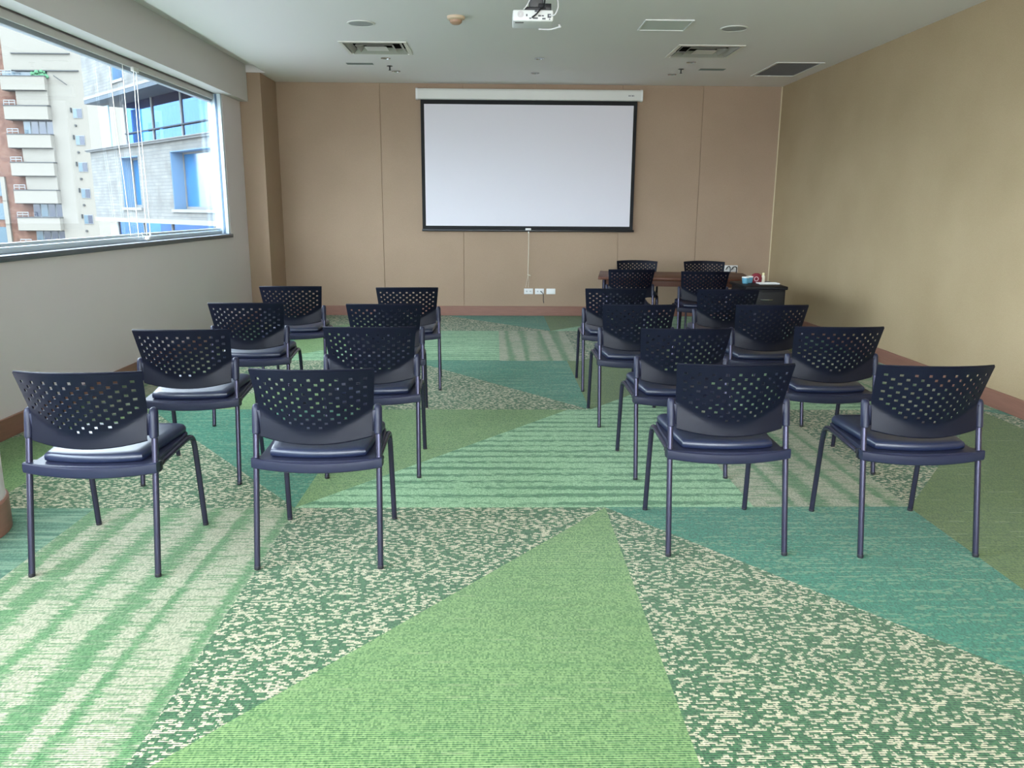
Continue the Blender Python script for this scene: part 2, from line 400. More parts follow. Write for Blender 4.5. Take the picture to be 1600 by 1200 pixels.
bm = BM(); box(bm, -3.323, -3.300, WY0, WY1-.004, 2.730, 2.79, bev=.008); wpart('blind_rail', bm, M_soffit)
bm = BM(); box(bm, -3.350, -3.342, WY0+.01, WY1-.02, WZ0+.03, 2.72); wpart('glass_pane', bm, M_glass, smooth=False)
bm = BM(); box(bm, -3.42, XL+.022, WY0, WY1+.02, WZ0-.037, WZ0+.004, bev=.004); wpart('window_sill', bm, M_sill)
# blind cords hanging in front of the glass
cr = empty('blind_cord', (-3.34, 7.9, 1.2)); tag(cr, 'white beaded blind cords with a small clear weight hanging at the window', 'blind cord')
def cpart(name, bm, m):
    o = obj(name, bm, m); o.parent = cr; o.matrix_parent_inverse = Matrix.Translation(-Vector(cr.location)); return o
for (ya, za, yb, zb) in ((7.77, 2.72, 7.74, 1.24), (7.83, 2.72, 7.82, 1.22), (7.55, 2.72, 7.56, 1.22), (7.30, 2.66, 7.40, 1.24)):
    bm = BM()
    tube(bm, smooth_path([(-3.280, ya, za), (-3.280, (ya*2+yb)/3-.015, za-.5), (-3.280, (ya+2*yb)/3, zb+.5), (-3.280, yb, zb)], 6), .0035, 6)
    cpart('cord', bm, M_offw)
bm = BM()
for s in (-1, 1): tube(bm, smooth_path([(-3.280, 7.72+s*.085, 1.26), (-3.275, 7.72+s*.06, 1.20), (-3.270, 7.72, 1.185)], 5), .004, 6)
lathe(bm, [(.004, .03), (.018, .022), (.026, .0), (.018, -.012), (.006, -.014)], (-3.270, 7.72, 1.200), 14)
cpart('cord_weight', bm, M_white)
bm = BM(); box(bm, -3.298, -3.268, 7.745, 7.865, 2.695, 2.735, bev=.006); cpart('cord_bracket', bm, M_offw)

# ------------------------------------------------------------------ chairs
def make_chair():
    t = empty('stacking_chair')
    # rear legs lean forward from the foot to the back sleeve
    def rear(s, z): return Vector((s*(.260-.004*z/.69), .113*z/.69, z))
    for s in (-1, 1):
        bm = BM(); tube(bm, [rear(s, z) for z in (.012, .2, .45, .68)], .0128, 12)
        l = obj('leg', bm, M_tube, t)
        bm = BM(); lathe(bm, [(.0125, 0), (.0132, .001), (.0132, .014), (.0125, .016)], tuple(rear(s, 0)), 12); obj('foot_cap', bm, M_rub, l)
        path = [(s*.244, .085, .438), (s*.246, .20, .447), (s*.248, .38, .462), (s*.249, .445, .466), (s*.250, .487, .456), (s*.2505, .508, .425), (s*.2515, .520, .36), (s*.254, .541, .16), (s*.256, .556, .012)]
        bm = BM(); tube(bm, smooth_path(path, 4), .0128, 12)
        l = obj('leg', bm, M_tube, t)
        bm = BM(); lathe(bm, [(.0125, 0), (.0132, .001), (.0132, .014), (.0125, .016)], (s*.256, .557, 0), 12); obj('foot_cap', bm, M_rub, l)
    # sleeves gripping the back to the legs
    for s in (-1, 1):
        bm = BM(); rs = []
        for z, k in ((.572, .85), (.576, 1), (.63, 1), (.678, 1), (.690, .8), (.695, .4)):
            c = rear(s, z); rr = .0178*k
            rs.append([(c.x+rr*math.cos(a)*1.0-s*.002, c.y+rr*math.sin(a)*1.15, z) for a in [2*PI*q/14 for q in range(14)]])
        rings(bm, rs)
        # web between the sleeve and the backrest edge
        box(bm, min(s*.222, s*.256), max(s*.222, s*.256), .092, .104, .580, .672, bev=.003)
        obj('back_sleeve', bm, M_rail, t)
    # backrest: curved perforated shell with real square holes
    def hw(z): return .2315 if z < .65 else .2315+(.253-.2315)*(z-.65)/.207
    def P(u, z):
        zc = .583+.095*u*u
        d = z-zc
        low = .062+(min(z, zc)-.45)*.16
        k = .018
        up_ = max(d, 0)
        bend = up_*up_/(2*k) if up_ < k else up_-k/2
        y = low - bend*.34 - .034*(1-u*u)
        zz = z + .008*(1-u*u)*max(0, (z-.75)/.107) - .028*(1-u*u)*max(0, (.60-z)/.034 if z > .566 else 1)
        return Vector((u*hw(z), y, zz))
    us = [-1.0, -.975, -.935]
    for c in range(-8, 9):
        uc = c*.108; us += [uc-.029, uc+.029]
    us += [.935, .975, 1.0]
    us = sorted(us); zs = [.566, .573, .582, .592]
    kz = {}
    for k in range(11, -1, -1):
        z = .8205-.0192*k; zs += [z-.0062, z+.0062]
    zs += [.838, .850, .857]; zs = sorted(zs)
    lim = {11: 1, 10: 4, 9: 5, 8: 6, 7: 7}
    bm = BM(); V = [[bm.verts.new(P(u, z)) for u in us] for z in zs]
    for j in range(len(zs)-1):
        zm = (zs[j]+zs[j+1])/2
        kk = [k for k in range(12) if abs(.8205-.0192*k-zm) < 1e-4]
        for i in range(len(us)-1):
            um = (us[i]+us[i+1])/2
            if kk:
                cc = round(um/.108)
                if abs(um-cc*.108) < 1e-4 and abs(cc) <= lim.get(kk[0], 8) and (cc+kk[0]) % 2 == 0: continue
            bm.faces.new((V[j][i], V[j][i+1], V[j+1][i+1], V[j+1][i]))
    bmesh.ops.recalc_face_normals(bm, faces=bm.faces[:])
    bmesh.ops.solidify(bm, geom=bm.faces[:], thickness=.0055)
    # rolled lips along the top and bottom edge
    tube(bm, [P(u, .857)+Vector((0, .002, .001)) for u in us[::3]+[1.0]], .0042, 6)
    tube(bm, [P(u, .566)+Vector((0, .002, -.001)) for u in us[::3]+[1.0]], .0045, 6)
    obj('backrest', bm, M_back, t, angle=40, recalc=False)
    # seat shell with its bowed rear rail
    bm = BM(); N = 20; rs = []
    for i in range(N+1):
        u = -1+2*i/N; x = u*.272; b = 1-u*u
        yb = .050-.030*b; zt = .475-.014*b; zb = .432-.016*b
        th = .046 if abs(u) > .86 else .020
        sec = [(x, yb, zb+.004), (x, yb-.002, (zb+zt)/2), (x, yb, zt-.004), (x, yb+.005, zt), (x, yb+th, zt-.003), (x, yb+th, zb+.006), (x, yb+.005, zb)]
        rs.append(sec)
    rings(bm, rs)
    def outline(y0, y1, w0, w1, bow, n=12, rr=.03):
        pts = []
        for i in range(n+1):
            u = -1+2*i/n; pts.append((u*w0, y0-bow*(1-u*u)))
        for a in range(1, 4): pts.append((w0+(w1-w0)*a/4+.004, y0+(y1-y0)*a/4))
        cx, cy = w1-rr, y1-rr
        for a in range(5): pts.append((cx+rr*math.cos(PI/2*a/4), cy+rr*math.sin(PI/2*a/4)))
        for a in range(5): pts.append((-cx-rr*math.sin(PI/2*a/4), cy+rr*math.cos(PI/2*a/4)))
        for a in range(3, 0, -1): pts.append((-(w0+(w1-w0)*a/4+.004), y0+(y1-y0)*a/4))
        return pts
    def loft(bm, ol, layers):
        cx, cy = 0, sum(p[1] for p in ol)/len(ol)
        rings(bm, [[(p[0]*k, cy+(p[1]-cy)*k, z+.020*(p[1]-.06)/.44) for p in ol] for k, z in layers])
    loft(bm, outline(.055, .495, .244, .240, .028), [(.97, .448), (1, .452), (1, .466), (.985, .470)])
    obj('seat_shell', bm, M_rail, t)
    bm = BM(); loft(bm, outline(.088, .498, .200, .236, .030, rr=.04), [(.975, .471), (1.0, .476), (1.003, .492), (.985, .502), (.94, .508), (.8, .510), (.4, .507)])
    obj('seat_cushion', bm, M_pad, t, angle=60)
    # under-seat frame and the clamps on the rear legs
    for y, z in ((.12, .436), (.40, .452)):
        bm = BM(); tube(bm, [(-.245, y, z), (.245, y, z)], .009, 8); obj('crossbar', bm, M_tube, t)
    for s in (-1, 1):
        bm = BM(); box(bm, min(s*.236, s*.272), max(s*.236, s*.272), .082, .118, .426, .470, bev=.006)
        tube(bm, [(s*.262, .120, .452), (s*.262, .136, .452)], .010, 8)
        obj('leg_clamp', bm, M_dark, t)
    return t
chair = make_chair()
def copy_tree(o, parent=None):
    c = o.copy(); C.objects.link(c); c.parent = parent
    for ch in [k for k in bpy.data.objects if k.parent == o]:
        copy_tree(ch, c)
    return c
CH = [
 (-1.655, 3.105, -.5, 'dark blue perforated chair nearest the round column, front left of the room', 'L'),
 (-.745, 3.170, .5, 'dark blue perforated chair on the left of the aisle, nearest row', 'L'),
 (-1.670, 4.225, 2.5, 'dark blue perforated chair by the window wall, second row', 'L'),
 (-.690, 4.345, 1.0, 'dark blue perforated chair left of the aisle, second row', 'L'),
 (-1.700, 5.455, 2.0, 'dark blue perforated chair by the window wall, third row', 'L'),
 (-.755, 5.420, 2.5, 'dark blue perforated chair left of the aisle, third row', 'L'),
 (-1.690, 6.64, 2.4, 'dark blue perforated chair by the window wall, farthest row beside the brown pier', 'L'),
 (-.720, 6.58, 3.0, 'dark blue perforated chair left of the aisle, farthest row below the screen', 'L'),
 (1.030, 3.290, .5, 'dark blue perforated chair on the right of the aisle, nearest row', 'R'),
 (1.880, 3.268, .5, 'dark blue perforated chair nearest the right wall in the front row', 'R'),
 (1.060, 4.32, 2.5, 'dark blue perforated chair right of the aisle, second row', 'R'),
 (1.945, 4.40, 0, 'dark blue perforated chair near the right wall, second row', 'R'),
 (.995, 5.43, 1.7, 'dark blue perforated chair right of the aisle, third row', 'R'),
 (1.920, 5.44, 1.5, 'dark blue perforated chair near the right wall, third row', 'R'),
 (1.000, 6.55, 0, 'dark blue perforated chair right of the aisle, fourth row', 'R'),
 (1.920, 6.52, -2, 'dark blue perforated chair near the right wall, fourth row', 'R'),
 (1.490, 8.70, 2, 'dark blue chair pushed to the near side of the table, left one', 'T'),
 (2.230, 8.46, -3, 'dark blue chair at the near side of the table, beside the black cabinet', 'T'),
 (1.805, 10.215, 171, 'dark blue chair behind the table facing the room, left one', 'T'),
 (2.640, 10.150, 173, 'dark blue chair behind the table facing the room, below the cabled wall socket', 'T'),
]
GR = {'L': 'chairs in rows left of the aisle', 'R': 'chairs in rows right of the aisle', 'T': 'chairs around the brown table'}
for i, (x, y, a, lab, g) in enumerate(CH):
    o = chair if i == 0 else copy_tree(chair)
    o.location = (x, y, 0.0); o.rotation_euler = (0, 0, math.radians(a)); tag(o, lab, 'chair', GR[g])

# ------------------------------------------------------------------ projection screen
SY = YB-.02
scr = empty('projection_screen', (.46, YB, 1.2)); tag(scr, 'white pull-down projection screen with black border in a wall-mounted case', 'projection screen')
def under(root):
    def f(name, bm, m, parent=None, **k):
        o = obj(name, bm, m, None, **k)
        if parent: o.parent = parent; o.matrix_parent_inverse = parent.matrix_world.inverted() if False else Matrix.Identity(4)
        else: o.parent = root; o.matrix_parent_inverse = (Matrix.Translation(root.location) @ Matrix.Rotation(root.rotation_euler.z, 4, 'Z')).inverted()
        return o
    return f
P_ = under(scr)
def casing(x0, x1, k=1.0):
    rs = []
    cy, cz = YB-.052, 2.998
    sec = [(-.048, -.060), (-.048, .045), (-.040, .066), (-.020, .074), (.045, .074), (.045, -.068), (-.030, -.070)]
    for x in (x0, x1): rs.append([(x, cy+a*k, cz+b*k) for a, b in sec])
    return rs
bm = BM(); rings(bm, casing(-1.04, 1.965)); P_('housing', bm, M_offw, smooth=False)
for a, b in ((-1.066, -1.04), (1.965, 1.993)):
    bm = BM(); rings(bm, casing(a, b, 1.07)); P_('end_cap', bm, M_white, smooth=False)
bm = BM()
for i, wd in enumerate((.014, .010, .016, .008)): box(bm, 1.80+i*.022, 1.80+i*.022+wd, YB-.1015, YB-.100, 2.985, 3.003)
P_('maker_mark', bm, mat('grey_print', (.15, .15, .17), .6), smooth=False)
bm = BM()
sx0, sx1, sz0, sz1 = -1.006, 1.928, 1.215, 2.935; ix0, ix1, iz0, iz1 = -.958, 1.880, 1.262, 2.872
ysc = YB-.062
box(bm, sx0, sx1, ysc, ysc+.003, sz0, sz1, mi=0)
box(bm, ix0, ix1, ysc-.0012, ysc, iz0, iz1, mi=1)
P_('screen_fabric', bm, [M_border, M_screen], smooth=False)
bm = BM(); box(bm, sx0-.008, sx1+.018, ysc-.014, ysc+.016, 1.186, 1.217, bev=.008); P_('weight_bar', bm, M_dark)
bm = BM(); box(bm, .425, .505, ysc-.026, ysc-.004, 1.205, 1.235, bev=.005); tube(bm, [(.47, ysc-.01, 1.19), (.47, ysc-.01, 1.165)], .008, 8); P_('pull_handle', bm, M_white)
bm = BM(); tube(bm, smooth_path([(.472, ysc-.008, 1.170), (.474, YB-.045, .95), (.470, YB-.03, .62), (.474, YB-.028, .585)], 5), .0055, 6)
tube(bm, smooth_path([(.462, YB-.03, .588), (.485, YB-.036, .582), (.505, YB-.03, .574)], 3), .008, 6)
for s in (-1, 1): tube(bm, smooth_path([(.472, YB-.028, .582), (.468+s*.012, YB-.024, .50), (.458+s*.018, YB-.018, .405)], 4), .0025, 5)
P_('pull_cord', bm, mat('cream_cord', (.72, .66, .55), .8))

# wall sockets
def socket(xc, zc, wx, wz, label, holes=True, extra=None):
    r = empty('wall_socket', (xc, YB, zc)); tag(r, label, 'wall socket', 'white sockets low on the far wall')
    p = under(r)
    bm = BM(); box(bm, xc-wx/2, xc+wx/2, YB-.010, YB, zc-wz/2, zc+wz/2, bev=.003); p('cover_plate', bm, M_white)
    if holes:
        bm = BM()
        for s in (-1, 1):
            for d in (-.007, .007): box(bm, xc+s*wx*.2+d-.0022, xc+s*wx*.2+d+.0022, YB-.0108, YB-.0098, zc-.010, zc+.010)
        p('socket_slots', bm, M_dark, smooth=False)
    return r, p
socket(.481, .349, .128, .080, 'white wall socket under the screen cord, leftmost of three')
r, p = socket(.637, .349, .128, .080, 'white wall socket with a black cable hanging, middle of three')
bm = BM(); tube(bm, smooth_path([(.650, YB-.010, .352), (.668, YB-.030, .338), (.690, YB-.032, .31), (.693, YB-.026, .23), (.700, YB-.024, .185)], 5), .005, 6); p('cable', bm, M_dark)
socket(.800, .349, .128, .080, 'blank white wall plate, rightmost of three by the aisle', holes=False)
r, p = socket(3.352, .684, .215, .092, 'white wall socket plate with black cables above the table')
bm = BM()
tube(bm, smooth_path([(3.29, YB-.012, .668), (3.30, YB-.045, .705), (3.33, YB-.05, .715), (3.345, YB-.045, .66), (3.33, YB-.04, .50), (3.25, YB-.04, .30)], 5), .007, 6)
tube(bm, smooth_path([(3.37, YB-.012, .665), (3.385, YB-.045, .705), (3.42, YB-.05, .710), (3.435, YB-.045, .67), (3.41, YB-.04, .5), (3.36, YB-.035, .3)], 5), .007, 6)
p('cable', bm, M_dark)

# ------------------------------------------------------------------ table, cabinet and what stands on it
tb = empty('meeting_table', (2.11, 9.50, 0), math.radians(-8.8)); tag(tb, 'reddish brown meeting table at an angle in the far right corner', 'table')
bm = BM(); box(bm, -.87, .87, -.455, .455, .712, .745, bev=.005); obj('tabletop', bm, M_wood, tb)
bm = BM()
for s in (-1, 1): box(bm, -.80, .80, s*.37-.012, s*.37+.012, .640, .712); box(bm, s*.78-.012, s*.78+.012, -.36, .36, .640, .712)
obj('apron', bm, M_wood, tb, smooth=False)
for sx in (-1, 1):
    for sy in (-1, 1):
        bm = BM(); tube(bm, [(sx*.80, sy*.385, .01), (sx*.80, sy*.385, .712)], .022, 14)
        lg = obj('leg', bm, M_tube, tb)
        bm = BM(); lathe(bm, [(.026, 0), (.026, .012), (.022, .016)], (sx*.80, sy*.385, 0), 14); obj('foot_cap', bm, M_rub, lg)
cb = empty('black_cabinet', (2.82, 8.47, 0), math.radians(-2)); tag(cb, 'low black cabinet in front of the table near the right wall', 'cabinet')
bm = BM(); box(bm, -.215, .18, -.28, .33, .0, .70, bev=.006); obj('body', bm, M_black, cb)
bm = BM(); box(bm, -.235, .20, -.30, .36, .70, .735, bev=.010, seg=3); obj('top', bm, M_black, cb)
bm = BM(); box(bm, -.195, .160, -.295, -.281, .52, .675, bev=.004); dr = obj('drawer', bm, mat('dark_grey_drawer', (.018, .018, .019), .5, spec=.2), cb)
bm = BM(); tube(bm, smooth_path([(-.07, -.293, .60), (-.065, -.315, .60), (.035, -.315, .60), (.04, -.293, .60)], 3), .005, 6); obj('handle', bm, M_chrome, dr)
bm = BM(); box(bm, -.195, .160, -.293, -.281, .05, .50, bev=.004); obj('door', bm, M_black, cb)
def item(name, x, y, z=.736): return empty(name, (x, y, z))
# cups
Mb = mat('blue_and_white_cup_paint', (.10, .30, .42), .35); Mw = M_white
for i, (x, y, lab) in enumerate(((2.665, 8.50, 'small blue cup with white lid at the left end of the cabinet top'), (2.735, 8.58, 'small blue cup with white lid beside the red pouch'))):
    r = item('lidded_cup', x, y); tag(r, lab, 'cup', 'cups on the black cabinet')
    bm = BM(); lathe(bm, [(.026, 0), (.030, .002), (.036, .058), (.036, .062)], (0, 0, 0), 20); obj('cup_body', bm, Mb, r)
    bm = BM(); lathe(bm, [(.037, .060), (.038, .064), (.036, .072), (.020, .074), (.004, .074)], (0, 0, 0), 20); obj('lid', bm, Mw, r)
r = item('pouch', 2.82, 8.62); tag(r, 'dark red pouch with a pale loop standing on the black cabinet', 'pouch')
bm = BM(); rings(bm, [[(a*.062*k*math.cos(t_)/1.0 if False else .060*k*math.cos(t_), .030*k*math.sin(t_), z) for t_ in [2*PI*q/18 for q in range(18)] for a in (1,)] for k, z in ((.8, 0), (1, .01), (1.05, .05), (.8, .085), (.35, .10))]); obj('bag', bm, mat('dark_red_cloth', (.20, .015, .03), .8), r)
bm = BM(); tube(bm, [(.022*math.cos(2*PI*q/14)-.01, -.036, .042+.022*math.sin(2*PI*q/14)) for q in range(15)], .0045, 6); obj('loop', bm, mat('pale_pink_band', (.75, .5, .55), .6), r)
r = item('small_bottle', 2.915, 8.68); tag(r, 'small cream bottle with pale cap on the black cabinet', 'bottle')
bm = BM(); lathe(bm, [(.016, 0), (.018, .002), (.018, .062), (.011, .074), (.011, .078)], (0, 0, 0), 18); obj('bottle_body', bm, mat('cream_plastic', (.85, .80, .66), .4), r)
bm = BM(); lathe(bm, [(.012, .078), (.012, .098), (.009, .1)], (0, 0, 0), 16); obj('cap', bm, mat('yellowish_cap', (.85, .80, .45), .4), r)
bm = BM()
box(bm, -.105, .105, -.065, .065, 0, .006, bev=.002, seg=1)
ring_pts = [(-.105, -.065), (.105, -.065), (.105, .065), (-.105, .065), (-.105, -.065)]
for a, b in zip(ring_pts, ring_pts[1:]): tube(bm, [(a[0], a[1], .009), (b[0], b[1], .009)], .004, 6)
o = obj('tray', bm, M_white); o.location = (2.895, 8.46, .736); tag(o, 'small white tray lying at the right end of the cabinet top', 'tray')

# ------------------------------------------------------------------ ceiling fixtures
for i, (vx, vy, h) in enumerate(VENTS):
    r = empty('ceiling_diffuser', (vx, vy, H)); tag(r, ['square metal ceiling diffuser nearer the window side', 'square metal ceiling diffuser on the right side of the ceiling'][i], 'air vent', 'square supply diffusers')
    bm = BM()
    a0, a1 = h, h-.035
    for z, k in ((-.008, 0),):
        pts = lambda a, z_: [(-a, -a, z_), (a, -a, z_), (a, a, z_), (-a, a, z_)]
        rings(bm, [pts(a0, -.001), pts(a0, -.008), pts(a1, -.010), pts(a1-.01, .05)], caps=False)
    obj('frame', bm, M_metalv, r, smooth=False)
    for j, a in enumerate((h-.055, h-.150)):
        bm = BM(); t_ = .003
        rings(bm, [pts(a, -.012), pts(a-.045, .030), pts(a-.045+t_, .032), pts(a+t_, -.010), pts(a, -.012)], caps=False)
        obj('louvre', bm, M_louvre, r, smooth=False)
    bm = BM(); rings(bm, [pts(.115, -.010), pts(.085, .004)]); obj('centre_plate', bm, M_offw, r, smooth=False)
    bm = BM(); a = h-.021
    rings(bm, [pts(a, .001), pts(a, .16)], caps=False); bm.faces.new([bm.verts.new(p) for p in pts(a, .16)])
    obj('duct_box', bm, M_vdark, r, smooth=False)
    # ring of the opening
for i, (x, y) in enumerate(((-1.223, 7.855), (2.211, 7.895))):
    r = empty('ceiling_speaker', (x, y, H)); tag(r, ['round grey ceiling speaker near the window side', 'round grey ceiling speaker on the right, near the access panel'][i], 'speaker', 'round ceiling speakers')
    bm = BM(); lathe(bm, [(.126, -.001), (.124, -.007), (.112, -.009), (.110, -.004)], (0, 0, 0), 40); obj('rim', bm, M_offw, r)
    bm = BM(); lathe(bm, [(.110, -.006), (.06, -.009), (.01, -.010)], (0, 0, 0), 40); obj('grille', bm, mat('speaker_grille_grey', (.36, .37, .38), .6, bump=.6, bscale=900), r)
r = empty('smoke_detector', (-.345, 7.56, H)); tag(r, 'beige round smoke detector on the ceiling', 'smoke detector')
bm = BM(); lathe(bm, [(.078, 0), (.080, -.004), (.076, -.022), (.060, -.030)], (0, 0, 0), 32); obj('base', bm, M_detect, r)
bm = BM(); lathe(bm, [(.056, -.028), (.052, -.050), (.034, -.064), (.012, -.066)], (0, 0, 0), 32); obj('sensor_head', bm, mat('brownish_detector_cap', (.45, .27, .18), .5), r)
for i, (x, y) in enumerate(((-1.249, 10.10), (2.225, 10.12))):
    r = empty('sprinkler', (x, y, H)); tag(r, ['small dark pendent sprinkler in front of the screen wall, window side', 'small dark pendent sprinkler near the return grille'][i], 'sprinkler', 'pendent sprinklers')
    bm = BM(); lathe(bm, [(.034, 0), (.034, -.004), (.014, -.008)], (0, 0, 0), 20); obj('escutcheon', bm, M_dark, r)
    bm = BM(); tube(bm, [(0, 0, -.004), (0, 0, -.045)], .008, 8); lathe(bm, [(.016, -.045), (.018, -.048), (.004, -.052)], (0, 0, 0), 14); obj('nozzle', bm, M_dark, r)
DL = [(-1.23, 9.585, 'small recessed spotlight behind the left diffuser'), (-1.217, 10.46, 'small recessed spotlight near the far wall, left side'), (2.234, 9.65, 'small recessed spotlight behind the right diffuser'),
      (2.20, 10.50, 'small recessed spotlight near the far wall, right side'), (.496, 9.51, 'small recessed spotlight in the middle of the ceiling, nearer one'), (.495, 10.50, 'small recessed spotlight in the middle, above the screen')]
for x, y, lab in DL:
    r = empty('recessed_spotlight', (x, y, H)); tag(r, lab, 'ceiling light', 'unlit recessed spotlights')
    bm = BM(); lathe(bm, [(.055, -.0005), (.055, -.006), (.040, -.008), (.038, -.002)], (0, 0, 0), 24); obj('trim_ring', bm, M_chrome, r)
    bm = BM(); lathe(bm, [(.038, -.003), (.004, -.004)], (0, 0, 0), 24); obj('lens', bm, mat('dull_lens', (.10, .11, .10), .3), r)
# access panel with a white frame
r = empty('access_panel', (1.551, 7.79, H)); tag(r, 'flat white-framed access panel in the ceiling beside the projector', 'access panel')
bm = BM(); box(bm, -.203, .203, -.197, .197, -.004, -.0005); obj('hatch_plate', bm, M_panel, r, smooth=False)
bm = BM()
for q in ((-.218, .218, -.212, -.200), (-.218, .218, .200, .212), (-.218, -.206, -.2, .2), (.206, .218, -.2, .2)): box(bm, q[0], q[1], q[2], q[3], -.010, -.0005)
obj('frame', bm, M_white, r, smooth=False)
# return air grille
r = empty('return_grille', (3.475, 10.07, H)); tag(r, 'large grey return air grille in the ceiling by the right wall', 'air vent')
bm = BM()
for q in ((-.275, .275, -.48, -.45), (-.275, .275, .45, .48), (-.275, -.245, -.45, .45), (.245, .275, -.45, .45)): box(bm, q[0], q[1], q[2], q[3], -.008, .0)
obj('frame', bm, M_offw, r, smooth=False)
bm = BM()
for k in range(44):
    y = -.44+.02*k; v = [bm.verts.new(p) for p in ((-.242, y, -.004), (.242, y, -.004), (.242, y+.016, .010), (-.242, y+.016, .010))]; bm.faces.new(v)
obj('slats', bm, M_hatch, r, smooth=False, recalc=False)
bm = BM(); box(bm, -.238, .238, -.443, .448, .05, .08); obj('duct_box', bm, M_vdark, r, smooth=False)
for i, (x0, x1, y0, y1) in enumerate(((-1.74, -1.425, 9.92, 10.06), (2.45, 2.76, 10.07, 10.22))):
    bm = BM(); box(bm, x0, x1, y0, y1, H+.012, H+.05)
    for k in range(6):
        yy = y0+(y1-y0)*(k+.5)/6; box(bm, x0, x1, yy-.004, yy+.004, H+.001, H+.012)
    o = obj('slot_diffuser', bm, M_slot, smooth=False); tag(o, ['narrow grey slot vent in the ceiling, window side', 'narrow grey slot vent in the ceiling, right side'][i], 'air vent', 'narrow slot vents')

# projector
pj = empty('projector', (.265, 6.0, H)); tag(pj, 'white projector hanging from the ceiling on a black bracket, ports facing back', 'projector')
zt, zb = -.288, -.364
bm = BM(); box(bm, -.142, .142, 0, .24, zb, zt, bev=.012, seg=3); bd = obj('case', bm, M_white, pj)
bm = BM(); lathe(bm, [(.0, 0)], (0, 0, 0)) if False else None
tube(bm, [(.06, .235, -.325), (.06, .262, -.325)], .032, 20); obj('lens', bm, M_dark, pj)
bm = BM()
for k in range(3):
    r0 = .020-.006*k; tube(bm, [(-.088+r0*math.cos(2*PI*q/18), -.001, -.318+r0*math.sin(2*PI*q/18)) for q in range(19)], .0012, 5)
obj('speaker_grille', bm, mat('pinkish_grille', (.45, .36, .40), .6), pj)
bm = BM()
for (x, z, a, b) in ((-.045, -.325, .005, .007), (-.020, -.345, .008, .004), (.015, -.344, .018, .005), (.045, -.328, .010, .005), (.067, -.328, .008, .004), (.075, -.347, .012, .005), (.112, -.328, .012, .013), (.02, -.298, .010, .006), (.115, -.350, .004, .004)):
    box(bm, x-a, x+a, -.002, .004, z-b, z+b)
obj('ports', bm, mat('grey_port', (.10, .10, .12), .5), pj, smooth=False)
bm = BM(); box(bm, -.125, -.065, .03, .06, zb-.001, zb+.002); obj('vent_slot', bm, M_dark, pj, smooth=False)
bm = BM(); box(bm, -.06, .13, .04, .20, zt, zt+.012, bev=.003); box(bm, -.025, .075, .07, .17, zt+.012, -.002, bev=.004); box(bm, .04, .13, .06, .16, zt+.012, zt+.055, bev=.004)
v = [(-.065, .06, zt+.012), (-.025, .06, zt+.06)]
box(bm, -.055, .09, .05, .18, zt+.01, zt+.03, bev=.003); box(bm, -.07, .12, .03, .21, -.012, 0, bev=.003)
obj('mount_bracket', bm, M_dark, pj)
Mc = mat('white_cable', (.75, .73, .76), .5)
bm = BM()
tube(bm, smooth_path([(.112, -.004, -.328), (.15, -.03, -.325), (.172, -.02, -.27), (.165, .02, -.19), (.15, .06, -.09), (.13, .09, 0)], 5), .0045, 6)
tube(bm, smooth_path([(-.068, .02, zt+.006), (-.04, .03, -.25), (-.01, .05, -.17), (.0, .07, -.02)], 5), .004, 6)
obj('cable', bm, Mc, pj)
bm = BM(); tube(bm, smooth_path([(-.008, -.006, -.340), (.02, -.035, -.325), (.045, -.02, -.295), (.075, .03, -.255), (.085, .06, -.2)], 5), .0055, 6); obj('cable', bm, M_dark, pj)
bm = BM(); tube(bm, smooth_path([(.05, .22, zb-.006), (.13, .22, zb-.008), (.19, .20, zb+.004), (.20, .19, zb+.012)], 4), .005, 6); tube(bm, [(.195, .19, zb+.02), (.205, .19, zb+.0)], .008, 6); obj('cable', bm, Mc, pj)

# ------------------------------------------------------------------ buildings beyond the window
def brick(name, a, b_, mortar, sc, msize=.012, bw=.5, rh=.25, swap=None):
    g = G(name); n = g.nt.nodes.new('ShaderNodeTexBrick')
    v = g.vec(g.x, g.z, 0.0); g.nt.links.new(v, n.inputs['Vector'])
    n.inputs['Color1'].default_value = (*a, 1); n.inputs['Color2'].default_value = (*b_, 1); n.inputs['Mortar'].default_value = (*mortar, 1)
    n.inputs['Scale'].default_value = sc; n.inputs['Mortar Size'].default_value = msize; n.inputs['Brick Width'].default_value = bw; n.inputs['Row Height'].default_value = rh
    blot = g.noise(g.P, 1.6, 5)
    g.nt.links.new(g.mix(g.math('MULTIPLY', g.ramp(blot, .42, .70), .75), n.outputs[0], tuple(c*.55 for c in a)), g.b.inputs['Base Color'])
    g.b.inputs['Roughness'].default_value = .9; return g.m
M_cream = mat('cream_render', (0.126, 0.117, 0.098), .9)
M_redbrick = brick('red_brick', (0.082, 0.031, 0.019), (0.104, 0.054, 0.034), (0.104, 0.079, 0.063), 2.0)
M_stone = brick('pale_stone_cladding', (0.098, 0.102, 0.098), (0.126, 0.126, 0.117), (0.054, 0.063, 0.070), 2.2, .02, 1.3, .26)
M_bwin = mat('dark_blue_pane', (0.003, 0.008, 0.025), .12, spec=.8)
M_bwin2 = mat('light_blue_pane', (0.025, 0.054, 0.073), .15, spec=.8)
M_line = mat('dark_slab_edge', (0.022, 0.025, 0.027), .8)
M_bwhite = mat('white_slab', (0.130, 0.139, 0.142), .8)
M_bsoff = mat('blue_grey_soffit', (0.013, 0.031, 0.048), .7)
M_bluegrey = mat('blue_grey_loggia_panel', (0.019, 0.044, 0.079), .9, var=.3, vscale=3)  # loggia back wall and the panels imitating reflections
M_lilac = mat('lilac_reflection', (0.039, 0.039, 0.066), .9, var=.3, vscale=2)  # reflected skyline tone for the loggia panels
b1 = empty('apartment_tower', (-51.5, 98, -20)); tag(b1, 'cream apartment tower with red brick and stacked balconies far beyond the window', 'building')
p1 = under(b1)
